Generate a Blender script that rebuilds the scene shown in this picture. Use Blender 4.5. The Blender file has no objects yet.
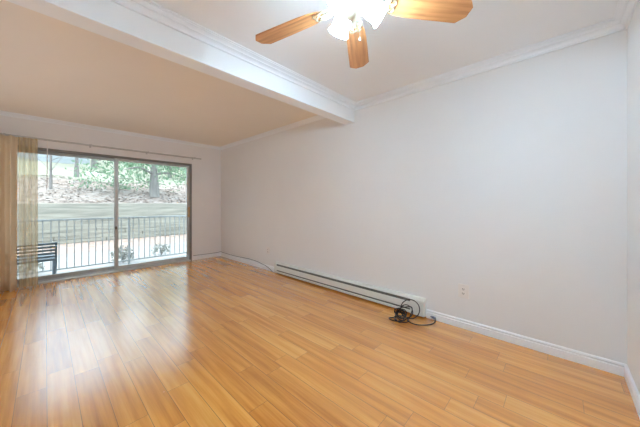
import bpy, bmesh, math, random
from mathutils import Vector, Matrix, Quaternion
SC = bpy.context.scene
COL = SC.collection
PI = math.pi

# ------------------------------------------------------------------ camera, world, exposure
CAM = (-2.7073, -5.5835, 1.1805); YAW = math.radians(46.94); FPX = 257.03
cd = bpy.data.cameras.new('camera'); cam = bpy.data.objects.new('camera', cd); COL.objects.link(cam)
cam.location = CAM; cam.rotation_euler = (PI/2, 0, -YAW)
cd.sensor_fit = 'HORIZONTAL'; cd.sensor_width = 36.0; cd.lens = FPX/640*36.0
cd.shift_y = -10.0/640; cd.clip_start = 0.02; cd.clip_end = 200
SC.camera = cam
SC.view_settings.view_transform = 'Standard'; SC.view_settings.look = 'None'
SC.view_settings.exposure = 0.0; SC.view_settings.gamma = 1.0; SC.view_settings.use_curve_mapping = False
SC.cycles.diffuse_bounces = 10; SC.cycles.max_bounces = 16; SC.cycles.transparent_max_bounces = 16
SKY_STRENGTH = 8.4
SHADE_EMIT = 50.0; BULB_EMIT = 1500.0
w = bpy.data.worlds.new('overcast sky'); SC.world = w; w.use_nodes = True
nt = w.node_tree; nt.nodes.clear()
wo = nt.nodes.new('ShaderNodeOutputWorld'); bg = nt.nodes.new('ShaderNodeBackground')
tc = nt.nodes.new('ShaderNodeTexCoord'); sp = nt.nodes.new('ShaderNodeSeparateXYZ')
cr = nt.nodes.new('ShaderNodeValToRGB')
cr.color_ramp.elements[0].position = 0.5; cr.color_ramp.elements[0].color = (0.315, 0.385, 0.465, 1)
cr.color_ramp.elements[1].position = 0.98; cr.color_ramp.elements[1].color = (0.93, 0.98, 1.0, 1)
nt.links.new(tc.outputs['Generated'], sp.inputs[0]); nt.links.new(sp.outputs['Z'], cr.inputs[0])
nt.links.new(cr.outputs[0], bg.inputs[0]); bg.inputs[1].default_value = SKY_STRENGTH
nt.links.new(bg.outputs[0], wo.inputs[0])
# daylight enters through the sliding door: sampling portal in the door opening
pl = bpy.data.lights.new('door_portal', 'AREA'); pl.shape = 'RECTANGLE'; pl.size = 2.4; pl.size_y = 1.95
po = bpy.data.objects.new('door_portal', pl); COL.objects.link(po)
po.location = (-1.85, 0.16, 1.0); po.rotation_euler = (PI/2, 0, PI)
pl.cycles.is_portal = True
po.rotation_euler = (-PI/2, 0, 0)

# added fill light, no real fixture: shines up to brighten the window-half ceiling
al = bpy.data.lights.new('fill_light', 'AREA'); al.shape = 'RECTANGLE'; al.size = .6; al.size_y = 2.8; al.energy = 9.5; al.color = (.92, .96, 1.0)
ao = bpy.data.objects.new('fill_light', al); COL.objects.link(ao); ao.location = (-3.30, -2.0, .35); ao.rotation_euler = (PI, math.radians(-18), 0)

# ------------------------------------------------------------------ helpers
def new_bm(): return bmesh.new()

def obj(name, bm, mat, parent=None, smooth=False, loc=None):
    me = bpy.data.meshes.new(name); bmesh.ops.recalc_face_normals(bm, faces=bm.faces[:]); bm.to_mesh(me); bm.free()
    mats = mat if isinstance(mat, (list, tuple)) else [mat]
    for m in mats: me.materials.append(m)
    if smooth:
        for p in me.polygons: p.use_smooth = True
        if hasattr(me, 'set_sharp_from_angle'): me.set_sharp_from_angle(angle=math.radians(40))
    o = bpy.data.objects.new(name, me); COL.objects.link(o)
    if loc: o.location = loc
    if parent: o.parent = parent
    return o

def thing(name, label, cat, loc=(0, 0, 0), rotz=0, group=None):
    o = bpy.data.objects.new(name, None); COL.objects.link(o); o.empty_display_size = .1
    o.location = loc; o.rotation_euler = (0, 0, rotz); o['label'] = label; o['category'] = cat
    if group: o['group'] = group
    return o

def tag(o, label=None, cat=None, group=None, kind=None):
    if label: o['label'] = label
    if cat: o['category'] = cat
    if group: o['group'] = group
    if kind: o['kind'] = kind
    return o

def box(bm, lo, hi, bev=0.0, mi=0, M=None):
    vs = [Vector((x, y, z)) for x in (lo[0], hi[0]) for y in (lo[1], hi[1]) for z in (lo[2], hi[2])]
    t = bmesh.new()
    v = [t.verts.new(p) for p in vs]
    for f in ((0, 1, 3, 2), (4, 6, 7, 5), (0, 4, 5, 1), (2, 3, 7, 6), (0, 2, 6, 4), (1, 5, 7, 3)):
        t.faces.new([v[i] for i in f]).material_index = mi
    if bev > 0:
        bmesh.ops.bevel(t, geom=t.edges[:], offset=bev, segments=2, affect='EDGES', profile=.5)
    if M: bmesh.ops.transform(t, matrix=M, verts=t.verts[:])
    merge(bm, t)

def merge(bm, t):
    me = bpy.data.meshes.new('tmp'); bmesh.ops.recalc_face_normals(t, faces=t.faces[:]); t.to_mesh(me); t.free()
    bm.from_mesh(me); bpy.data.meshes.remove(me)

def sweep(bm, prof, A, B, nrm, mA=0.0, mB=0.0):
    """extrude profile [(d,z)] (d = distance off the wall) along A->B (xy), mitre by m*d at either end"""
    A = Vector((A[0], A[1], 0)); B = Vector((B[0], B[1], 0)); t = (B-A).normalized(); n = Vector((nrm[0], nrm[1], 0))
    ra = [bm.verts.new(A + n*d + t*(mA*d) + Vector((0, 0, z))) for d, z in prof]
    rb = [bm.verts.new(B + n*d - t*(mB*d) + Vector((0, 0, z))) for d, z in prof]
    k = len(prof)
    for i in range(k):
        j = (i+1) % k
        bm.faces.new((ra[i], ra[j], rb[j], rb[i]))
    bm.faces.new(ra); bm.faces.new(rb[::-1])

def smooth_path(pts, n=8):
    P = [Vector(p) for p in pts]; out = []
    for i in range(len(P)-1):
        p0 = P[max(i-1, 0)]; p1 = P[i]; p2 = P[i+1]; p3 = P[min(i+2, len(P)-1)]
        for k in range(n):
            t = k/n
            out.append(.5*((2*p1)+(p2-p0)*t+(2*p0-5*p1+4*p2-p3)*t*t+(3*p1-p0-3*p2+p3)*t**3))
    out.append(P[-1]); return out

def tube(bm, pts, r, seg=8, rads=None):
    P = [Vector(p) for p in pts]; n = len(P)
    T = [((P[min(i+1, n-1)]-P[max(i-1, 0)]) or Vector((0, 0, 1))).normalized() for i in range(n)]
    up = Vector((0, 0, 1)) if abs(T[0].z) < .9 else Vector((1, 0, 0))
    N = (up - T[0]*up.dot(T[0])).normalized(); rings = []
    for i in range(n):
        if i:
            q = T[i-1].rotation_difference(T[i]); N = q @ N; N = (N - T[i]*N.dot(T[i])).normalized()
        Bn = T[i].cross(N); ri = rads[i] if rads else r
        rings.append([bm.verts.new(P[i]+(N*math.cos(2*PI*k/seg)+Bn*math.sin(2*PI*k/seg))*ri) for k in range(seg)])
    for i in range(n-1):
        for k in range(seg):
            bm.faces.new((rings[i][k], rings[i][(k+1) % seg], rings[i+1][(k+1) % seg], rings[i+1][k]))
    bm.faces.new(rings[0][::-1]); bm.faces.new(rings[-1])

def lathe(bm, prof, seg=24, M=None, cap=True):
    """prof = [(r,z)] revolved about z"""
    t = bmesh.new(); rings = []
    for r, z in prof:
        if r < 1e-5: rings.append([t.verts.new((0, 0, z))])
        else: rings.append([t.verts.new((r*math.cos(2*PI*k/seg), r*math.sin(2*PI*k/seg), z)) for k in range(seg)])
    for a, b in zip(rings, rings[1:]):
        for k in range(seg):
            k2 = (k+1) % seg
            if len(a) == 1 and len(b) == 1: continue
            if len(a) == 1: t.faces.new((a[0], b[k2], b[k]))
            elif len(b) == 1: t.faces.new((a[k], a[k2], b[0]))
            else: t.faces.new((a[k], a[k2], b[k2], b[k]))
    if cap:
        for rr in (rings[0], rings[-1]):
            if len(rr) > 1: t.faces.new(rr)
    if M: bmesh.ops.transform(t, matrix=M, verts=t.verts[:])
    merge(bm, t)

# ------------------------------------------------------------------ materials
class NT:
    def __init__(s, name):
        s.m = bpy.data.materials.new(name); s.m.use_nodes = True; s.t = s.m.node_tree; s.t.nodes.clear()
        s.out = s.n('ShaderNodeOutputMaterial')
    def n(s, typ, **kw):
        nd = s.t.nodes.new(typ)
        for k, v in kw.items(): setattr(nd, k, v)
        return nd
    def l(s, a, b): s.t.links.new(a, b)
    def math(s, op, a, b=None, c=None):
        nd = s.n('ShaderNodeMath', operation=op)
        for i, v in enumerate((a, b, c)):
            if v is None: continue
            if isinstance(v, (int, float)): nd.inputs[i].default_value = v
            else: s.l(v, nd.inputs[i])
        return nd.outputs[0]
    def coord(s, scale=(1, 1, 1)):
        t = s.n('ShaderNodeTexCoord'); mp = s.n('ShaderNodeMapping'); mp.inputs['Scale'].default_value = scale
        s.l(t.outputs['Object'], mp.inputs[0]); return mp.outputs[0]
    def noise(s, vec, scale, detail=4, rough=.5):
        nd = s.n('ShaderNodeTexNoise'); nd.inputs['Scale'].default_value = scale
        nd.inputs['Detail'].default_value = detail; nd.inputs['Roughness'].default_value = rough
        s.l(vec, nd.inputs['Vector']); return nd.outputs['Fac']
    def ramp(s, fac, stops):
        nd = s.n('ShaderNodeValToRGB'); e = nd.color_ramp.elements
        while len(e) < len(stops): e.new(.5)
        for k, (p, c) in enumerate(stops): e[k].position = p; e[k].color = (*c, 1)
        s.l(fac, nd.inputs[0]); return nd.outputs[0]
    def bump(s, h, strength, dist=.01):
        b = s.n('ShaderNodeBump'); b.inputs['Strength'].default_value = strength; b.inputs['Distance'].default_value = dist
        s.l(h, b.inputs['Height']); return b.outputs[0]

def mat(name, c1, c2=None, rough=.5, scale=8, metal=0.0, bump=0.0, bscale=60, stretch=(1, 1, 1), coat=0.0, spec=.5, detail=4):
    N = NT(name); b = N.n('ShaderNodeBsdfPrincipled'); v = N.coord(stretch)
    f = N.noise(v, scale, detail)
    c2 = c2 or tuple(x*.93 for x in c1)
    N.l(N.ramp(f, [(.3, c1), (.7, c2)]), b.inputs['Base Color'])
    b.inputs['Roughness'].default_value = rough; b.inputs['Metallic'].default_value = metal
    b.inputs['Specular IOR Level'].default_value = spec; b.inputs['Coat Weight'].default_value = coat
    if bump: N.l(N.bump(N.noise(v, bscale, 3), bump, .004), b.inputs['Normal'])
    N.l(b.outputs[0], N.out.inputs[0]); return N.m

M_WALL = mat('painted wall', (.84, .84, .84), (.825, .825, .825), .75, 2.5, bump=.05, bscale=180, spec=.25)
M_WALLW = mat('painted window wall', (.86, .855, .86), (.845, .84, .845), .75, 2.5, bump=.05, bscale=180, spec=.25)
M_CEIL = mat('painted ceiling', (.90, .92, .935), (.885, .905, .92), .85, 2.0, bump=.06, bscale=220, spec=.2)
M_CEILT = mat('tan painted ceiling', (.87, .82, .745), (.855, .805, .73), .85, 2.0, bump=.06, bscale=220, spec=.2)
M_TRIM = mat('white trim paint', (.90, .93, .96), (.885, .915, .945), .42, 3, spec=.4)
M_BEAM = mat('white beam paint', (.91, .945, .97), (.895, .93, .955), .7, 3, bump=.04, bscale=150, spec=.25)
M_ALU = mat('bronze grey aluminium', (.46, .46, .44), (.40, .40, .38), .4, 12, metal=.2)
M_ALUD = mat('dark door frame edge', (.26, .25, .23), (.21, .20, .185), .5, 12, metal=.2)
M_ALUL = mat('light grey aluminium', (.60, .62, .62), (.54, .56, .56), .4, 12, metal=.2)
M_BLACK = mat('black plastic', (.015, .014, .014), (.022, .02, .02), .45, 20)
M_OAK = mat('oak handle', (.62, .42, .20), (.52, .33, .15), .5, 10, stretch=(8, 8, 1))
M_HEAT = mat('cream enamel', (.78, .79, .74), (.75, .76, .71), .45, 4)
M_SLOT = mat('dark fins', (.20, .20, .175), (.13, .13, .115), .6, 30)
M_PLATE = mat('light almond plastic', (.86, .83, .80), (.84, .81, .78), .35, 8)
M_HOLE = mat('socket slots', (.12, .11, .10), (.10, .09, .08), .6, 20)
M_ROD = mat('brushed nickel', (.58, .58, .58), (.52, .52, .52), .35, 15, metal=.35)
M_COAX = mat('grey cable jacket', (.17, .18, .19), (.14, .15, .16), .5, 15)
M_CORD = mat('black cord rubber', (.022, .018, .016), (.03, .026, .022), .5, 25)
M_PLUG = mat('blue grey plug', (.16, .18, .26), (.13, .15, .22), .5, 20)
M_BRASS = mat('antique brass', (.58, .53, .42), (.46, .41, .30), .35, 14, metal=.8)
M_RAIL = mat('grey painted iron', (0.420, 0.446, 0.459), (0.355, 0.380, 0.394), .55, 20)
M_CHAIR = mat('slate patio paint', (0.171, 0.222, 0.271), (0.131, 0.171, 0.212), .5, 14)
M_SLAB = mat('pale concrete', (0.206, 0.223, 0.232), (0.166, 0.183, 0.193), .85, 3, bump=.2, bscale=40)
M_GROUND = mat('pale gravel ground', (0.300, 0.297, 0.297), (0.234, 0.234, 0.241), .9, 1.6, bump=.3, bscale=30, detail=8)
M_MULCH = mat('reddish mulch', (0.264, 0.180, 0.150), (0.396, 0.324, 0.294), .95, 5, bump=.4, bscale=25, detail=8)
M_SIDE = mat('pale blue siding', (0.378, 0.409, 0.430), (0.346, 0.378, 0.399), .7, 2)
M_ROOF = mat('grey shingles', (0.450, 0.495, 0.525), (0.390, 0.435, 0.465), .8, 20)
M_BARK = mat('grey brown bark', (.26, .245, .225), (.15, .14, .13), .9, 6, bump=.6, bscale=20, stretch=(3, 3, .5))
M_TWIG = mat('pale bare bark', (0.240, 0.220, 0.209), (0.177, 0.164, 0.158), .9, 6)
M_EXT = mat('exterior stucco', (0.378, 0.366, 0.347), (0.352, 0.341, 0.321), .85, 3)

def mat_floor():
    N = NT('honey laminate planks'); b = N.n('ShaderNodeBsdfPrincipled')
    t = N.n('ShaderNodeTexCoord'); s = N.n('ShaderNodeSeparateXYZ'); N.l(t.outputs['Object'], s.inputs[0])
    x, y = s.outputs['X'], s.outputs['Y']
    WD, LN = .129, .86
    px = N.math('DIVIDE', N.math('ADD', x, 10.052), WD); ix = N.math('FLOOR', px); fx = N.math('FRACT', px)
    wn = N.n('ShaderNodeTexWhiteNoise', noise_dimensions='1D'); N.l(ix, wn.inputs['W'])
    py = N.math('ADD', N.math('DIVIDE', N.math('ADD', y, 20), LN), N.math('MULTIPLY', wn.outputs['Value'], 7.31))
    iy = N.math('FLOOR', py); fy = N.math('FRACT', py)
    cb = N.n('ShaderNodeCombineXYZ'); N.l(ix, cb.inputs[0]); N.l(iy, cb.inputs[1])
    w2 = N.n('ShaderNodeTexWhiteNoise', noise_dimensions='2D'); N.l(cb.outputs[0], w2.inputs['Vector'])
    # grain: stretched noise, shifted per board
    off = N.n('ShaderNodeCombineXYZ')
    N.l(N.math('MULTIPLY', x, 24.0), off.inputs[0]); N.l(N.math('MULTIPLY', y, 1.1), off.inputs[1])
    N.l(N.math('MULTIPLY', w2.outputs['Value'], 37.0), off.inputs[2])
    g = N.noise(off.outputs[0], 1.0, 5, .55)
    off2 = N.n('ShaderNodeCombineXYZ')
    N.l(N.math('MULTIPLY', x, 90.0), off2.inputs[0]); N.l(N.math('MULTIPLY', y, 3.0), off2.inputs[1])
    N.l(N.math('MULTIPLY', w2.outputs['Value'], 11.0), off2.inputs[2])
    g2 = N.noise(off2.outputs[0], 1.0, 3, .5)
    f = N.math('ADD', N.math('MULTIPLY', g, .72), N.math('ADD', N.math('MULTIPLY', g2, .14), N.math('MULTIPLY', w2.outputs['Value'], .16)))
    c = N.ramp(f, [(.30, (.49, .165, .018)), (.43, (.65, .25, .032)), (.54, (.78, .335, .05)), (.66, (.87, .43, .09))])
    # seams
    sx = N.math('LESS_THAN', N.math('MINIMUM', fx, N.math('SUBTRACT', 1.0, fx)), .012)
    sy = N.math('LESS_THAN', N.math('MINIMUM', fy, N.math('SUBTRACT', 1.0, fy)), .0013)
    sm = N.math('MAXIMUM', sx, sy)
    mx = N.n('ShaderNodeMix', data_type='RGBA'); N.l(N.math('MULTIPLY', sm, .72), mx.inputs[0])
    N.l(c, mx.inputs[6]); mx.inputs[7].default_value = (.16, .075, .03, 1)
    N.l(mx.outputs[2], b.inputs['Base Color'])
    rn = N.noise(t.outputs['Object'], 3.0, 4)
    N.l(N.math('ADD', N.math('MULTIPLY', rn, .10), .2), b.inputs['Roughness'])
    b.inputs['IOR'].default_value = 1.55; b.inputs['Coat Weight'].default_value = 1.0; b.inputs['Coat IOR'].default_value = 1.8; b.inputs['Coat Roughness'].default_value = .2
    wv = N.noise(t.outputs['Object'], 5.0, 2)
    h = wv
    N.l(b.outputs[0], N.out.inputs[0]); return N.m
M_FLOOR = mat_floor()

def mat_blade():
    N = NT('oak fan blade'); b = N.n('ShaderNodeBsdfPrincipled'); v = N.coord((2.2, 28, 28))
    g = N.noise(v, 1.6, 6, .6)
    wv = N.n('ShaderNodeTexWave', wave_type='BANDS', bands_direction='Y'); wv.inputs['Scale'].default_value = .35
    wv.inputs['Distortion'].default_value = 6; wv.inputs['Detail'].default_value = 3; N.l(v, wv.inputs['Vector'])
    f = N.math('ADD', N.math('MULTIPLY', g, .84), N.math('MULTIPLY', wv.outputs['Fac'], .16))
    N.l(N.ramp(f, [(.25, (.28, .105, .035)), (.45, (.50, .215, .075)), (.7, (.64, .31, .12))]), b.inputs['Base Color'])
    b.inputs['Roughness'].default_value = .4; N.l(b.outputs[0], N.out.inputs[0]); return N.m
M_BLADE = mat_blade()

def mat_shade():
    N = NT('lit frosted glass'); e = N.n('ShaderNodeEmission'); v = N.coord()
    N.l(N.ramp(N.noise(v, 6, 2), [(.3, (.62, .90, 1.12)), (.7, (.63, .905, 1.12))]), e.inputs[0])
    e.inputs[1].default_value = SHADE_EMIT
    d = N.n('ShaderNodeBsdfDiffuse'); d.inputs[0].default_value = (.9, .9, .9, 1); t = N.n('ShaderNodeBsdfTranslucent'); t.inputs[0].default_value = (.9, .9, .9, 1)
    mx = N.n('ShaderNodeMixShader'); mx.inputs[0].default_value = .6; N.l(d.outputs[0], mx.inputs[1]); N.l(t.outputs[0], mx.inputs[2])
    ad = N.n('ShaderNodeAddShader'); N.l(mx.outputs[0], ad.inputs[0]); N.l(e.outputs[0], ad.inputs[1]); N.l(ad.outputs[0], N.out.inputs[0]); return N.m
M_SHADE = mat_shade()
def mat_bulb():
    N = NT('lit bulb'); e = N.n('ShaderNodeEmission'); v = N.coord()
    N.l(N.ramp(N.noise(v, 6, 2), [(.3, (.66, .885, 1.10)), (.7, (.67, .89, 1.10))]), e.inputs[0])
    e.inputs[1].default_value = BULB_EMIT; N.l(e.outputs[0], N.out.inputs[0]); return N.m
M_BULB = mat_bulb()

def mat_glass():
    N = NT('door glass'); tr = N.n('ShaderNodeBsdfTransparent'); gl = N.n('ShaderNodeBsdfGlossy')
    v = N.coord(); N.l(N.ramp(N.noise(v, 1.2, 2), [(.3, (.93, .965, .95)), (.7, (.95, .975, .965))]), tr.inputs[0])
    gl.inputs['Roughness'].default_value = .02
    fr = N.n('ShaderNodeFresnel'); fr.inputs[0].default_value = 1.45
    mx = N.n('ShaderNodeMixShader'); N.l(N.math('MULTIPLY', fr.outputs[0], .8), mx.inputs[0]); N.l(tr.outputs[0], mx.inputs[1]); N.l(gl.outputs[0], mx.inputs[2])
    N.l(mx.outputs[0], N.out.inputs[0]); return N.m
M_GLASS = mat_glass()

def mat_cloth(name, col, col2, trans, clear):
    N = NT(name); d = N.n('ShaderNodeBsdfDiffuse'); tl = N.n('ShaderNodeBsdfTranslucent'); mx = N.n('ShaderNodeMixShader')
    v = N.coord((60, 60, 1.2)); c = N.ramp(N.noise(v, 1.0, 3), [(.35, col), (.65, col2)])
    N.l(c, d.inputs[0]); N.l(c, tl.inputs[0]); mx.inputs[0].default_value = trans
    N.l(d.outputs[0], mx.inputs[1]); N.l(tl.outputs[0], mx.inputs[2]); last = mx.outputs[0]
    if clear:
        tr = N.n('ShaderNodeBsdfTransparent'); tr.inputs[0].default_value = (1, .97, .92, 1)
        m2 = N.n('ShaderNodeMixShader')
        g = N.noise(N.coord((30, 30, .6)), 1.0, 2)
        N.l(N.math('ADD', N.math('MULTIPLY', g, .5), clear-.25), m2.inputs[0])
        N.l(last, m2.inputs[1]); N.l(tr.outputs[0], m2.inputs[2]); last = m2.outputs[0]
    N.l(last, N.out.inputs[0]); return N.m
M_DRAPE = mat_cloth('beige drapery', (.90, .78, .60), (.84, .71, .52), .18, 0)
M_SHEER = mat_cloth('sheer beige weave', (.74, .58, .34), (.58, .43, .23), .5, .42)

def mat_leaf(name, stops, trans=.35):
    N = NT(name); g = N.n('ShaderNodeNewGeometry'); d = N.n('ShaderNodeBsdfDiffuse'); tl = N.n('ShaderNodeBsdfTranslucent'); mx = N.n('ShaderNodeMixShader')
    c = N.ramp(g.outputs['Random Per Island'], stops); N.l(c, d.inputs[0]); N.l(c, tl.inputs[0]); mx.inputs[0].default_value = trans
    N.l(d.outputs[0], mx.inputs[1]); N.l(tl.outputs[0], mx.inputs[2]); N.l(mx.outputs[0], N.out.inputs[0]); return N.m
M_GREEN = mat_leaf('soft green needles', [(0, (0.138, 0.241, 0.138)), (.5, (0.218, 0.333, 0.218)), (1, (0.299, 0.413, 0.299))], .45)
M_BUSH = mat_leaf('grey green bush', [(0, (0.204, 0.230, 0.204)), (.5, (0.306, 0.319, 0.293)), (1, (0.421, 0.421, 0.395))])
M_LITTER = mat_leaf('dry leaf litter', [(0, (.22, .175, .155)), (.4, (.29, .235, .215)), (.7, (.33, .30, .285)), (1, (.24, .225, .21))], .1)

def mat_slope():
    N = NT('leafy slope and grass'); b = N.n('ShaderNodeBsdfDiffuse'); v = N.coord()
    t = N.n('ShaderNodeTexCoord'); s = N.n('ShaderNodeSeparateXYZ'); N.l(t.outputs['Object'], s.inputs[0])
    lit = N.ramp(N.noise(N.coord((1, 1.6, 1)), 2.6, 8, .7), [(.32, (.21, .175, .155)), (.46, (.27, .225, .205)), (.56, (.31, .28, .265)), (.68, (.36, .345, .335))])
    grs = N.ramp(N.noise(N.coord((1, 2, 1)), 1.6, 6), [(.3, (0.240, 0.256, 0.200)), (.6, (0.296, 0.300, 0.248)), (.75, (0.328, 0.328, 0.288))])
    edge = N.math('ADD', s.outputs['Y'], N.math('MULTIPLY', N.math('SUBTRACT', N.noise(v, .5, 4), .5), 5.0))
    k = N.n('ShaderNodeMapRange'); N.l(edge, k.inputs[0]); k.inputs[1].default_value = 11.6; k.inputs[2].default_value = 13.2
    mx = N.n('ShaderNodeMix', data_type='RGBA'); N.l(k.outputs[0], mx.inputs[0]); N.l(lit, mx.inputs[6]); N.l(grs, mx.inputs[7])
    N.l(mx.outputs[2], b.inputs[0]); N.l(b.outputs[0], N.out.inputs[0]); return N.m
M_SLOPE = mat_slope()
M_TIMBER = mat('weathered landscape timber', (0.381, 0.363, 0.307), (0.172, 0.166, 0.142), .9, 2.2, bump=.5, bscale=18, stretch=(.45, 3, 9), detail=9)

# ------------------------------------------------------------------ room shell
H = 2.44; LEN = 5.9168; XL = -3.72; YB = -3.658; BW = .144; ZB = 2.2157
DX0, DX1, DZ = -3.07, -.63, 2.0

def struct(name, bm, m, smooth=False):
    return tag(obj(name, bm, m, smooth=smooth), kind='structure')

b = new_bm(); box(b, (XL-.15, -LEN-.15, -.12), (.15, .15, 0)); struct('floor', b, M_FLOOR)
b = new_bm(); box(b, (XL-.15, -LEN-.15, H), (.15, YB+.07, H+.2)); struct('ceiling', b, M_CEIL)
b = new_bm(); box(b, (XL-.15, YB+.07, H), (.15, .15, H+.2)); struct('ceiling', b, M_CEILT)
b = new_bm(); box(b, (0, -LEN-.15, 0), (.15, .15, H)); struct('wall_right', b, M_WALL)
b = new_bm(); box(b, (XL, -LEN-.15, 0), (0, -LEN, H)); struct('wall_near', b, M_WALL)
b = new_bm(); box(b, (XL-.15, -LEN-.15, 0), (XL, .15, H)); struct('wall_left', b, M_WALL)
b = new_bm(); box(b, (XL, 0, 0), (DX0, .15, H)); box(b, (DX1, 0, 0), (0, .15, H)); box(b, (DX0, 0, DZ), (DX1, .15, H)); struct('wall_far', b, M_WALLW)
b = new_bm(); box(b, (XL, YB, ZB), (0, YB+BW, H), .004); struct('trim_1', b, M_BEAM)

BASE = [(0, 0), (.015, 0), (.015, .056), (.012, .060), (.009, .061), (.010, .066), (.015, .070), (.015, .076), (.009, .085), (0, .085)]
def skirt(name, A, B, n, mA=0, mB=0):
    b = new_bm(); sweep(b, BASE, A, B, n, mA, mB); return struct(name, b, M_TRIM)
skirt('baseboard_right', (0, 0), (0, -2.055), (-1, 0), 1, 0)
skirt('baseboard_right', (0, -4.572), (0, -LEN), (-1, 0), 0, 1)
skirt('baseboard_near', (0, -LEN), (XL, -LEN), (0, 1), 1, 1)
skirt('baseboard_far', (DX1+.002, 0), (0, 0), (0, -1), 0, 1)
skirt('baseboard_far', (XL, 0), (DX0-.002, 0), (0, -1), 1, 0)
skirt('baseboard_left', (XL, -LEN), (XL, 0), (1, 0), 1, 1)

def crown_prof(cb, cp):
    pts = [(0, -1.0), (.15, -1.0), (.19, -.95), (.19, -.86), (.12, -.82), (.14, -.74), (.22, -.62), (.38, -.52), (.50, -.50), (.50, -.42), (.44, -.38), (.52, -.30), (.66, -.22), (.84, -.19), (.84, -.12), (1.0, -.10), (1.0, 0), (0, 0)]
    return [(d*cp, H + z*cb) for d, z in pts]
def crown(name, A, B, n, mA, mB, cb=.072, cp=.070):
    b = new_bm(); sweep(b, crown_prof(cb, cp), A, B, n, mA, mB); return struct(name, b, M_TRIM)
crown('trim_2', (0, YB), (0, -LEN), (-1, 0), 1, 1)              # long wall, fan side
crown('trim_3', (XL, YB), (0, YB), (0, -1), 1, 1)               # beam face
crown('trim_4', (0, -LEN), (XL, -LEN), (0, 1), 1, 1)            # near wall
crown('trim_5', (XL, 0), (0, 0), (0, -1), 1, 1, .055, .055)     # window wall
crown('trim_6', (0, 0), (0, YB+BW), (-1, 0), 1, 1, .055, .055)  # long wall, window side
crown('trim_7', (XL, YB+BW), (0, YB+BW), (0, 1), 1, 1, .055, .055)

# ------------------------------------------------------------------ sliding door
door = tag(bpy.data.objects.new('door_1', None), kind='structure'); COL.objects.link(door)
door['label'] = 'sliding glass door with grey metal frame in the far wall'
def part(name, boxes, m, parent, bev=.002, label=None):
    b = new_bm()
    for lo, hi in boxes: box(b, lo, hi, bev)
    o = obj(name, b, m, parent)
    if label: o['label'] = label
    return o
FW = .032
part('door_frame', [((DX0, -.012, 0), (DX0+FW, .145, DZ)), ((DX1-FW, -.012, 0), (DX1, .145, DZ)), ((DX0+FW, -.012, DZ-FW), (DX1-FW, .145, DZ))], M_ALUD, door)
part('threshold', [((DX0+FW, -.035, 0), (DX1-FW, .145, .022)), ((DX0+FW, .040, .022), (DX1-FW, .046, .036)), ((DX0+FW, .098, .022), (DX1-FW, .104, .036))], M_ALUL, door)
def panel(name, x0, x1, y0, y1, sl=.05, sr=.05, tp=.045, bt=.055, z0=.037, z1=DZ-FW-.002):
    b = new_bm()
    box(b, (x0, y0, z0), (x0+sl, y1, z1), .003); box(b, (x1-sr, y0, z0), (x1, y1, z1), .003)
    box(b, (x0+sl, y0, z1-tp), (x1-sr, y1, z1), .003); box(b, (x0+sl, y0, z0), (x1-sr, y1, z0+bt), .003)
    o = obj(name, b, M_ALU if name == 'fixed_panel' else M_ALUL, door)
    g = new_bm(); ym = (y0+y1)/2; box(g, (x0+sl-.006, ym-.003, z0+bt-.006), (x1-sr+.006, ym+.003, z1-tp+.006)); obj('pane', g, M_GLASS, o)
    return o
pf = panel('fixed_panel', DX0+FW+.001, -1.835, .084, .118)
ps = panel('sliding_panel', -1.885, DX1-FW-.001, .026, .060)
hb = new_bm()
box(hb, (-.700, -.022, .90), (-.676, -.004, 1.11), .006); box(hb, (-.697, -.006, .925), (-.680, .027, .95), .003); box(hb, (-.697, -.006, 1.06), (-.680, .027, 1.085), .003)
obj('handle', hb, M_OAK, ps)['label'] = 'wooden pull handle'
lb = new_bm(); box(lb, (-1.880, .006, .735), (-1.858, .027, .785), .004); obj('latch', lb, M_BLACK, ps)['label'] = 'small black latch'

# ------------------------------------------------------------------ ceiling fan
FX, FY, FZ = -1.687, -4.845, 2.16
fan = thing('ceiling_fan', 'five-bladed oak ceiling fan with lit white glass shades and brass arms', 'ceiling fan', (FX, FY, FZ))
b = new_bm(); lathe(b, [(.0, .28), (.075, .28), (.078, .262), (.06, .235), (.03, .215), (.0, .215)], 28); obj('canopy', b, M_BRASS, fan, True)
b = new_bm(); lathe(b, [(.0, .22), (.014, .22), (.014, .10), (.0, .10)], 16); obj('downrod', b, M_BRASS, fan, True)
b = new_bm(); lathe(b, [(.0, .115), (.05, .115), (.095, .095), (.115, .07), (.118, .02), (.10, -.005), (.075, -.012), (.0, -.012)], 32); obj('motor_housing', b, M_BRASS, fan, True)
b = new_bm(); lathe(b, [(.0, -.012), (.052, -.012), (.056, -.03), (.05, -.055), (.035, -.075), (.02, -.088), (.008, -.092), (.0, -.1)], 24); obj('light_kit', b, M_BRASS, fan, True)
R_TIP = .610; R_ROOT = .165
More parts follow.
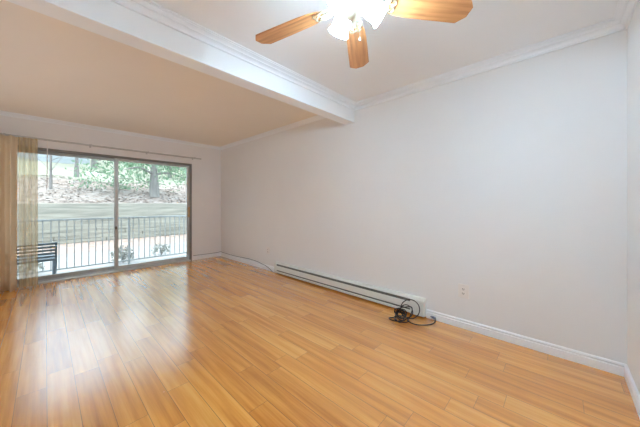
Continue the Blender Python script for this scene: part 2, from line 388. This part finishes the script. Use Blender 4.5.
for k in range(5):
    az = math.radians(31 + 70.6*0 + 72*k)
    Mz = Matrix.Rotation(az, 4, 'Z') @ Matrix.Rotation(math.radians(-11), 4, 'X')
    b = new_bm(); t = bmesh.new(); prof = []
    L = R_TIP - R_ROOT
    out = [(0, .030), (.05, .040), (.14, .051), (.28, .058), (.5, .062), (.90, .067), (.915, .066), (.985, .034), (1.0, .026)]
    ring = [(R_ROOT + a*L, h) for a, h in out] + [(R_ROOT + a*L, -h) for a, h in out[::-1]]
    lo = [t.verts.new((x, y, -.0035)) for x, y in ring]; hi = [t.verts.new((x, y, .0035)) for x, y in ring]
    t.faces.new(lo[::-1]); t.faces.new(hi)
    for i in range(len(ring)):
        j = (i+1) % len(ring); t.faces.new((lo[i], lo[j], hi[j], hi[i]))
    merge(b, t)
    bl = obj('blade', b, M_BLADE, fan); bl.matrix_local = Mz
    b = new_bm()
    for s in (1, -1):      # scrolled blade arm
        tube(b, smooth_path([(.105, .012*s, -.004), (.14, .034*s, -.006), (.165, .040*s, -.007), (.188, .028*s, -.007), (.205, .030*s, -.007), (.216, .016*s, -.007), (.206, .006*s, -.007)], 6), .0045, 6)
    box(b, (.09, -.011, -.010), (.18, .011, -.004), .002)
    for (sx, sy) in ((.185, .016), (.185, -.016), (.205, 0)):
        lathe(b, [(0, -.012), (.006, -.012), (.007, -.004), (0, -.004)], 10, Matrix.Translation((sx, sy, 0)))
    ir = obj('blade_arm', b, M_BRASS, fan, True); ir.matrix_local = Mz
# three bell-shaped glass shades
prof = [(.020, 0), (.028, -.004), (.044, -.020), (.051, -.040), (.052, -.060), (.050, -.075), (.053, -.092), (.062, -.110), (.065, -.115)]
inner = [(r-.003, z) for r, z in prof[::-1]]
for az in (68, 190, 312):
    a = math.radians(az)
    base = Vector((.058*math.cos(a), .058*math.sin(a), -.012))
    Mt = Matrix.Translation(base) @ Matrix.Rotation(a, 4, 'Z') @ Matrix.Rotation(math.radians(-55), 4, 'Y') @ Matrix.Scale(.87, 4)
    b = new_bm(); lathe(b, prof + inner, 28, Mt, cap=False); obj('glass_shade', b, M_SHADE, fan, True)['label'] = 'lit white bell-shaped glass shade'
    b = new_bm(); lathe(b, [(.0, -.010), (.012, -.012), (.014, -.026), (.024, -.044), (.028, -.058), (.024, -.074), (.013, -.083), (.0, -.085)], 16, Mt); obj('bulb', b, M_BULB, fan, True)
    b = new_bm()
    tube(b, smooth_path([(.03*math.cos(a), .03*math.sin(a), -.04), (.045*math.cos(a), .045*math.sin(a), -.012), tuple(base + Vector((0, 0, .004)))], 5), .008, 8)
    lathe(b, [(.0, .012), (.018, .012), (.026, .004), (.026, -.008), (.0, -.008)], 18, Mt)
    obj('lamp_holder', b, M_BRASS, fan, True)
cx, cy = .088, .016
b = new_bm()
for i in range(22): lathe(b, [(0, .0022), (.0022, 0), (0, -.0022)], 6, Matrix.Translation((cx, cy, -.026-.0046*i)))
tube(b, [(.045, .018, -.026), (.06, .024, -.024), (cx, cy, -.026)], .002, 6)
ch = obj('pull_chain', b, M_BRASS, fan)
b = new_bm(); lathe(b, [(0, -.124), (.003, -.125), (.005, -.131), (.006, -.138), (.004, -.143), (0, -.144)], 12, Matrix.Translation((cx, cy, 0))); obj('chain_knob', b, M_SLOT, ch, True)

# ------------------------------------------------------------------ baseboard heater
HY0, HY1, HT = -2.06, -4.567, .192
heat = thing('baseboard_heater', 'long cream baseboard heater with dark slots along the long wall', 'heater', (0, (HY0+HY1)/2, 0))
oy = -(HY0+HY1)/2
def hp(name, profs, y0, y1, m):
    b = new_bm()
    for pr in profs: sweep(b, pr, (-.0005, y0+oy), (-.0005, y1+oy), (-1, 0))
    return obj(name, b, m, heat)
cap_l, cap_r = HY0-.045, HY1+.145
hp('back_cover', [[(0, .02), (.006, .02), (.006, .180), (.052, .172), (.056, .168), (.060, .169), (.058, .176), (.030, HT), (0, HT)]], cap_l, cap_r, M_HEAT)
hp('front_panel', [[(.060, .074), (.064, .070), (.066, .074), (.066, .136), (.062, .142), (.056, .138), (.058, .134), (.058, .078)]], cap_l, cap_r, M_HEAT)
hp('bottom_lip', [[(.006, .022), (.060, .022), (.066, .028), (.066, .050), (.060, .053), (.060, .034), (.006, .030)]], cap_l, cap_r, M_HEAT)
fin = hp('heating_fins', [[(.007, .034), (.050, .034), (.050, .160), (.007, .160)]], cap_l, cap_r, M_SLOT); fin['label'] = 'dark heating fins behind the slots'
CAP = [(0, .018), (.064, .018), (.068, .022), (.068, .160), (.062, .176), (.032, HT+.002), (0, HT+.002)]
hp('end_cap', [CAP], HY0, cap_l, M_HEAT); hp('end_cap', [CAP], cap_r, HY1, M_HEAT)
hp('foot', [[(.004, 0), (.045, 0), (.045, .022), (.004, .022)]], HY0-.06, HY0-.10, M_SLOT)
hp('foot', [[(.004, 0), (.045, 0), (.045, .022), (.004, .022)]], HY1+.10, HY1+.06, M_SLOT)

# ------------------------------------------------------------------ outlets
def outlet(y, z, wd, ht, label):
    r = thing('wall_outlet', label, 'outlet', (0, y, z))
    b = new_bm(); box(b, (-.010, -wd/2, -ht/2), (-.0005, wd/2, ht/2), .003); obj('cover_plate', b, M_PLATE, r)
    for s in (1, -1):
        b = new_bm(); box(b, (-.0125, -.017, s*.020-.0145), (-.0098, .017, s*.020+.0145), .0012); f = obj('socket', b, M_PLATE, r)
        b = new_bm()
        for q in (-.0065, .0065): box(b, (-.0130, q-.0022, s*.020-.005), (-.0124, q+.0022, s*.020+.007))
        box(b, (-.0130, -.0030, s*.020-.011), (-.0124, .0030, s*.020-.0062)); obj('slots', b, M_HOLE, f)['label'] = 'dark slots'
    b = new_bm(); lathe(b, [(0, .002), (.003, .0018), (.0035, 0), (0, 0)], 10, Matrix.Translation((-.0098, 0, 0)) @ Matrix.Rotation(-PI/2, 4, 'Y')); obj('screw', b, M_PLATE, r)
    return r
outlet(-4.915, .352, .090, .128, 'almond wall outlet right of the heater, nearest the camera')
outlet(-1.80, .345, .080, .120, 'small wall outlet above the far end of the heater')

# ------------------------------------------------------------------ curtain rod, curtain, sheer
rod = thing('curtain_rod', 'thin nickel curtain rod across the wall above the sliding door', 'curtain rod', (0, 0, 0))
RY, RZ = -.115, 2.108
b = new_bm(); tube(b, [(-3.75, RY, RZ), (-.50, RY, RZ)], .0135, 12); obj('rod_bar', b, M_ROD, rod, True)
for x in (-.49, -3.76):
    b = new_bm(); s = 1 if x > -1 else -1
    lathe(b, [(.0135, 0), (.017, .004), (.017, .012), (.012, .018), (.0, .02)], 14, Matrix.Translation((x-.012*s, RY, RZ)) @ Matrix.Rotation(s*PI/2, 4, 'Y')); obj('finial', b, M_ROD, rod, True)
for x in (-3.08, -2.205, -1.426, -.615):
    b = new_bm(); box(b, (x-.012, -.004, RZ-.02), (x+.012, -.0005, RZ+.035), .001); box(b, (x-.006, RY-.004, RZ+.010), (x+.006, -.003, RZ+.018), .001)
    box(b, (x-.010, RY-.016, RZ-.014), (x+.010, RY+.016, RZ+.018), .004); obj('bracket', b, M_ROD, rod)
b = new_bm(); tube(b, [(-2.683, RY-.02, RZ-.012), (-2.685, RY-.02, 1.75), (-2.688, RY-.02, 1.38)], .005, 8); obj('draw_wand', b, M_PLATE, rod, True)['label'] = 'pale hanging draw wand'
b = new_bm(); tube(b, [(-3.7, -.03, 2.19), (-.46, -.03, 2.19)], .006, 8)
b.free()

def cloth(name, x0, x1, pitch, amp, yc, z0, z1, m, label, th=.0016, rnd=1, nz=14):
    random.seed(rnd); n = max(8, int((x1-x0)/pitch*14)); b = new_bm(); g = []
    ph = [random.uniform(-.5, .5) for _ in range(64)]
    for j in range(nz+1):
        t = j/nz; z = z1 + (z0-z1)*t; row = []
        for i in range(n+1):
            u = i/n; x = x0 + (x1-x0)*u; k = (x1-x0)*u/pitch
            a = amp*(.75+.35*t)*(1+.35*ph[int(k) % 64])
            y = yc + a*math.sin(2*PI*k + ph[int(k/2) % 64]*.6*t) + .25*a*math.sin(4*PI*k+1.3) - .03*t
            row.append(b.verts.new((x+.006*math.sin(2*PI*k*2+1)*t, y, z)))
        g.append(row)
    for j in range(nz):
        for i in range(n): b.faces.new((g[j][i], g[j][i+1], g[j+1][i+1], g[j+1][i]))
    o = obj(name, b, m, smooth=False)
    for p in o.data.polygons: p.use_smooth = True
    if th:
        md = o.modifiers.new('thickness', 'SOLIDIFY'); md.thickness = th
    tag(o, label, 'curtain'); return o
cloth('curtain', -3.68, -2.962, .098, .056, -.165, .012, 2.094, M_DRAPE, 'opaque tan pleated curtain drawn back left of the sliding door')
cloth('sheer_curtain', -2.957, -2.778, .060, .016, -.165, .03, 2.094, M_SHEER, 'narrow see-through beige sheer between the tan curtain and the bare glass', th=0, rnd=5)

# ------------------------------------------------------------------ cables
b = new_bm()
cp = [(-.60, -.010, .098), (-.50, -.016, .096), (-.40, -.012, .093), (-.25, -.012, .090), (-.10, -.012, .091), (-.014, -.014, .096), (-.012, -.12, .093), (-.011, -.45, .090), (-.012, -.72, .092), (-.010, -.95, .100), (-.012, -1.2, .110), (-.011, -1.42, .104), (-.014, -1.58, .088), (-.018, -1.72, .075), (-.028, -1.84, .052), (-.050, -1.95, .030), (-.074, -2.04, .014)]
tube(b, smooth_path(cp, 6), .0048, 8)
tag(obj('television_cable', b, M_COAX, smooth=True), 'thin grey cable lying along the baseboard from the door to the heater', 'cable')

coil = thing('power_cord', 'tangled black power cord coiled on the floor against the heater end', 'cord', (-.19, -4.43, 0))
random.seed(11)
pts = [Vector((.156, -.240, .028)), Vector((.10, -.25, .010)), Vector((.02, -.225, .008)), Vector((-.06, -.14, .008)), Vector((-.05, -.05, .010))]
def loop(c, r, ax1, ax2, n=10, turns=1.0, ph=0.0):
    ax1 = Vector(ax1).normalized(); ax2 = Vector(ax2).normalized()
    for i in range(int(n*turns)):
        a = ph + 2*PI*i/n
        p = Vector(c) + ax1*math.cos(a)*r + ax2*math.sin(a)*r
        p.z = max(.007, p.z); p.x = min(p.x, .112); pts.append(p)
A1 = (.25, -1, 0)
loop((.035, -.03, .100), .092, A1, (.32, .0, 1), 12, 1.15, -1.6)
loop((.02, .0, .075), .060, A1, (.25, .1, 1), 11, 1.2, .4)
loop((-.03, .05, .055), .048, A1, (-.2, .3, 1), 10, 1.3, 2.0)
loop((-.02, .04, .045), .042, (.6, -1, .1), (.1, .2, 1), 9, 1.4, .5)
loop((-.04, .035, .035), .055, (1, -.4, 0), (.3, .8, .45), 10, 1.3, 1.2)
loop((-.055, .02, .014), .070, (1, -.1, 0), (0, 1, .08), 10, 1.2, 3.0)
loop((-.02, .03, .050), .045, (.2, -1, .2), (.5, .1, 1), 9, 1.5, 0)
loop((-.03, .05, .060), .038, (.9, -.6, .3), (.3, .5, 1), 9, 1.6, 1)
pts += [Vector((-.07, .10, .010)), Vector((-.105, .13, .007)), Vector((-.13, .10, .007)), Vector((-.12, .04, .007)), Vector((-.06, -.01, .010))]
b = new_bm(); tube(b, smooth_path(pts, 5), .0048, 7); obj('cord_cable', b, M_CORD, coil, True)
Mp = Matrix.Translation((.160, -.218, .030)) @ Matrix.Rotation(math.radians(70), 4, 'Z')
b = new_bm(); box(b, (-.022, -.010, -.009), (.016, .010, .009), .004, M=Mp)
box(b, (.016, -.007, -.004), (.030, -.005, .004), M=Mp); box(b, (.016, .005, -.004), (.030, .007, .004), M=Mp)
obj('plug', b, M_PLUG, coil)['label'] = 'blue grey plug'

# ------------------------------------------------------------------ outside: patio, railing, chair
ZP = -.14
b = new_bm(); box(b, (-8, .15, ZP-.15), (6, 1.42, ZP), .01); struct('patio_slab', b, M_SLAB)
b = new_bm(); box(b, (XL-.15, .15, -.12), (DX0, .20, 2.8)); box(b, (DX1, .15, -.12), (.15, .20, 2.8)); box(b, (DX0, .15, 2.0), (DX1, .20, 2.8)); box(b, (DX0, .15, -.14), (DX1, .20, -.005)); struct('exterior_wall', b, M_EXT)
b = new_bm(); box(b, (-30, 1.42, -.6), (30, 6.4, -.22)); struct('ground', b, M_GROUND)
b = new_bm()
n = 60
for i in range(n):
    x0 = -30+i; random.seed(i+400); a = 4.3+.35*random.random(); 
    vs = [b.verts.new(p) for p in ((x0, a, -.215), (x0+1.02, a+.1*random.random(), -.215), (x0+1.02, 6.1, -.10), (x0, 6.1, -.10))]; b.faces.new(vs)
tag(obj('mulch_bed', b, M_MULCH), kind='structure')

rail = thing('patio_railing', 'grey iron patio railing with thin vertical balusters beyond the sliding door', 'railing', (-1.7, 1.17, ZP))
def rb(name, boxes, bev=.002):
    b = new_bm()
    for lo, hi in boxes: box(b, lo, hi, bev)
    return obj(name, b, M_RAIL, rail)
X0, X1 = -2.6, 3.2        # local extents
rb('top_rail', [((X0, -.022, 1.00), (X1, .022, 1.035))], .004)
rb('bottom_rail', [((X0, -.015, .095), (X1, .015, .122))], .003)
px = [X0+.02, .225, X1-.02]
for x in px: rb('post', [((x-.018, -.018, 0), (x+.018, .018, 1.0)), ((x-.04, -.04, 0), (x+.04, .04, .008))])
x = X0+.02+.11
while x < X1-.05:
    if min(abs(x-q) for q in px) > .04: rb('baluster', [((x-.0075, -.0075, .12), (x+.0075, .0075, 1.002))], 0)
    x += .1025

chair = thing('patio_chair', 'dark slate slat-backed patio chair outside behind the sheer curtain', 'chair', (-2.845, .62, ZP), math.radians(2))
def cbx(name, boxes, M=None, bev=.004):
    b = new_bm()
    for lo, hi in boxes: box(b, lo, hi, bev, M=M)
    return obj(name, b, M_CHAIR, chair)
# the slatted back stands nearest the door, the seat faces the railing (+y)
tilt = Matrix.Translation((0, -.22, .38)) @ Matrix.Rotation(math.radians(9), 4, 'X')
for s in (-1, 1):
    cbx('back_post', [((s*.252-.014, -.014, -.03), (s*.252+.014, .014, .325))], tilt)
    b = new_bm(); tube(b, [(s*.252, -.215, .38), (s*.235, -.27, 0)], .02, 8, [.017, .011]); obj('leg', b, M_CHAIR, chair, True)
    b = new_bm(); tube(b, [(s*.252, .26, .41), (s*.245, .28, 0)], .02, 8, [.017, .011]); obj('leg', b, M_CHAIR, chair, True)
for k in range(6):
    z = .300 - k*.053
    cbx('back_slat', [((-.24, -.009, z-.017), (.24, .009, z+.017))], tilt, .003)
for k in range(6):
    y = -.17+k*.082
    cbx('seat_slat', [((-.25, y-.032, .422), (.25, y+.032, .436))], None, .003)
cbx('seat_frame', [((-.262, -.20, .400), (-.242, .27, .422)), ((.242, -.20, .400), (.262, .27, .422)), ((-.24, .25, .400), (.24, .27, .422)), ((-.24, -.20, .400), (.24, -.18, .422))])

# ------------------------------------------------------------------ outside: retaining wall, slope, trees, house
rng = random.Random(3)
b = new_bm(); ncourse = 12; hc = (1.19+.22)/ncourse
for c in range(ncourse):
    z0 = -.22 + c*hc; x = -30 + rng.uniform(0, 2)
    y0 = 5.95 + c*.018
    while x < 30:
        L = rng.uniform(2.2, 2.6); dy = rng.uniform(-.012, .012)
        box(b, (x, y0+dy, z0), (x+L-.012, y0+.25, z0+hc-.006), .006); x += L
box(b, (-30, 6.05, -.22), (30, 6.18, 1.17)); tag(obj('retaining_wall', b, M_TIMBER), kind='structure')
def gz(x, y):
    r = 1.17 + .197*(y-6.2)
    return r + .10*math.sin(.7*x+1.1*y)*min(1, (y-6.2)/2) + .06*math.sin(1.9*x-.8*y)*min(1, (y-6.2)/2)
b = new_bm(); nx, ny = 70, 44; g = []
for j in range(ny+1):
    y = 6.15 + (j/ny)**1.3*32; g.append([b.verts.new((-35+70*i/nx+(y*.4), y, gz(-35+70*i/nx, y))) for i in range(nx+1)])
for j in range(ny):
    for i in range(nx): b.faces.new((g[j][i], g[j][i+1], g[j+1][i+1], g[j+1][i]))
struct('slope', b, M_SLOPE, True)

def leafquad(b, c, s, rng, flat=False):
    q = Quaternion((rng.uniform(-1, 1), rng.uniform(-1, 1), rng.uniform(-1, 1), rng.uniform(-1, 1))).normalized()
    if flat: q = Quaternion((0, 0, 1), rng.uniform(0, 6.3)) @ Quaternion((1, 0, 0), rng.uniform(-.3, .5))
    k = [(-s, 0, 0), (0, -s*.45, s*.1), (s, 0, 0), (0, s*.45, s*.1)]
    b.faces.new([b.verts.new(Vector(c) + q @ Vector(p)) for p in k])
b = new_bm()
for i in range(5200):
    y = 6.42 + 6.4*rng.random()**1.2; x = rng.uniform(-4.5, 5.5)
    leafquad(b, (x, y, gz(x-y*.4, y)+.015), rng.uniform(.03, .075), rng, True)
tag(obj('leaf_litter', b, M_LITTER), 'dry fallen leaves covering the bank above the retaining wall', 'leaves', kind='stuff')

def tree(name, label, x, y, h, r, clumps, m_leaf, bark, seed, limbs=9, zlo=.35, group=None, nleaf=900, spread=1.6, leaf=.06, lift=.1):
    rng = random.Random(seed); t = thing(name, label, 'tree', (x, y, gz(x-y*.4, y)-.05), 0, group)
    b = new_bm(); tr = []; k = 9
    for i in range(k+1):
        f = i/k; tr.append(Vector((.08*h*.1*math.sin(3*f+seed)*f*3, .05*math.sin(2*f+seed*2), h*f)))
    rr = [r*(1.45 if i == 0 else 1.12 if i == 1 else 1-.85*i/k) for i in range(k+1)]
    tr.insert(1, tr[0].lerp(tr[1], .2)); rr.insert(1, r*1.15)
    tube(b, tr, r, 12, rr); obj('trunk', b, bark, t, True)
    tips = []
    for i in range(limbs):
        f = zlo + (1-zlo)*rng.random()*.9; p = tr[min(k, int(f*k)+1)]; a = 2*PI*i/limbs + rng.uniform(-.4, .4)
        L = spread*(1.15-.75*f)*rng.uniform(.7, 1.15)
        d = Vector((math.cos(a), math.sin(a), rng.uniform(-.25, .3)+lift)); e = p + d*L; mid = p + d*L*.5 + Vector((0, 0, .12*L))
        bb = new_bm(); tube(bb, smooth_path([p, mid, e], 4), .02, 6, [r*.34*(1-.85*q/8) for q in range(9)])
        for q in range(4):
            s0 = p.lerp(e, rng.uniform(.35, .9)) + Vector((0, 0, .06*L)); s1 = s0 + Vector((rng.uniform(-1, 1), rng.uniform(-1, 1), rng.uniform(-.3, .7)))*L*.35
            tube(bb, [s0, s0.lerp(s1, .5)+Vector((0, 0, .03)), s1], .01, 5, [r*.10, r*.07, r*.03]); tips.append(s1)
        obj('branch', bb, bark, t, True); tips += [e, mid.lerp(e, .5), mid]
    if m_leaf:
        bb = new_bm()
        for i in range(nleaf):
            c = rng.choice(tips) + Vector((rng.gauss(0, 1), rng.gauss(0, 1), rng.gauss(0, .7)))*clumps
            if c.z < .25: c.z = .25+rng.random()*.2
            leafquad(bb, c, leaf*rng.uniform(.6, 1.3), rng)
        obj('foliage', bb, m_leaf, t)
    return t
tree('evergreen_tree', 'soft green tree with thick grey trunk just above the retaining wall', .62, 7.55, 4.6, .17, .26, M_GREEN, M_BARK, 4, 16, .20, nleaf=2600, spread=1.75, leaf=.075, lift=-.05)
tree('evergreen_tree', 'smaller green tree to the left of the thick trunk, its low branches by the wall', -.55, 8.6, 3.0, .06, .22, M_GREEN, M_BARK, 9, 12, .12, nleaf=1300, spread=1.0, leaf=.07)
tree('bare_tree', 'bare twiggy tree on the bank at the left of the fixed pane', -2.55, 9.5, 3.6, .045, 0, None, M_TWIG, 21, 14, .22, spread=1.9, lift=.45)
tree('bare_tree', 'slim bare tree standing on the grass left of the door middle', -1.55, 13.5, 3.2, .10, 0, None, M_TWIG, 33, 10, .35, spread=1.3, lift=.5)
tree('background_tree', 'hazy green tree on the hilltop behind the thick trunk', 3.6, 15.5, 3.9, .14, .34, M_GREEN, M_BARK, 41, 14, .15, nleaf=2200, spread=2.2, leaf=.12)
tree('background_tree', 'green tree on the hilltop toward the right edge of the door', 7.4, 17.5, 3.8, .14, .34, M_GREEN, M_BARK, 47, 14, .15, nleaf=2200, spread=2.2, leaf=.12)
tree('background_tree', 'hazy green tree beside the pale house on the hilltop', -.3, 19.0, 4.2, .14, .34, M_BUSH, M_BARK, 52, 14, .2, nleaf=1500, spread=2.2, leaf=.12)

house = thing('house', 'pale blue sided house on the hilltop beyond the grass', 'house', (-4.2, 22.5, gz(-13, 22.5)-.3))
b = new_bm()
for k in range(20): box(b, (-4, -.012*(k % 2), k*.16), (4, 5, k*.16+.16))
obj('wall', b, M_SIDE, house)
b = new_bm(); vs = [(-4.3, -.4, 3.15), (4.3, -.4, 3.15), (4.3, 2.5, 4.6), (-4.3, 2.5, 4.6), (-4.3, 5.4, 3.15), (4.3, 5.4, 3.15)]
vv = [b.verts.new(p) for p in vs]; b.faces.new((vv[0], vv[1], vv[2], vv[3])); b.faces.new((vv[3], vv[2], vv[5], vv[4])); b.faces.new((vv[0], vv[3], vv[4])); b.faces.new((vv[1], vv[5], vv[2])); b.faces.new((vv[0], vv[4], vv[5], vv[1]))
obj('roof', b, M_ROOF, house)
for x in (-2.6, -.6, 1.6):
    b = new_bm(); box(b, (x-.5, -.05, 1.0), (x+.5, .05, 2.3), .01); wn = obj('window', b, M_TRIM, house)
    b = new_bm(); box(b, (x-.43, -.06, 1.07), (x+.43, -.045, 2.23)); obj('pane', b, M_ROOF, wn)

def shrub(label, x, y, z, r, h, n, seed, m):
    rng = random.Random(seed); t = thing('shrub', label, 'shrub', (x, y, z))
    b = new_bm()
    for i in range(9):
        a = rng.uniform(0, 2*PI); e = Vector((math.cos(a)*r*rng.uniform(.3, .9), math.sin(a)*r*rng.uniform(.3, .9), h*rng.uniform(.6, 1)))
        tube(b, smooth_path([(0, 0, 0), e*.5+Vector((0, 0, .06)), e], 3), .006, 5)
    obj('stems', b, M_TWIG, t)
    b = new_bm()
    for i in range(n):
        a = rng.uniform(0, 2*PI); q = r*math.sqrt(rng.random()); zz = h*(.25+.75*rng.random())*(1-.4*(q/r)**2)
        leafquad(b, (q*math.cos(a), q*math.sin(a), zz), .035*rng.uniform(.6, 1.3), rng)
    obj('foliage', b, m, t)
shrub('small grey shrub beyond the railing seen beside the door middle', -1.45, 1.95, -.22, .22, .42, 300, 5, M_BUSH)
shrub('low grey shrub beyond the railing toward the right edge of the door', -.55, 2.3, -.22, .22, .34, 180, 8, M_BUSH)
shrub('low shrub beyond the railing behind the patio chair', -2.95, 1.9, -.22, .24, .40, 240, 13, M_BUSH)
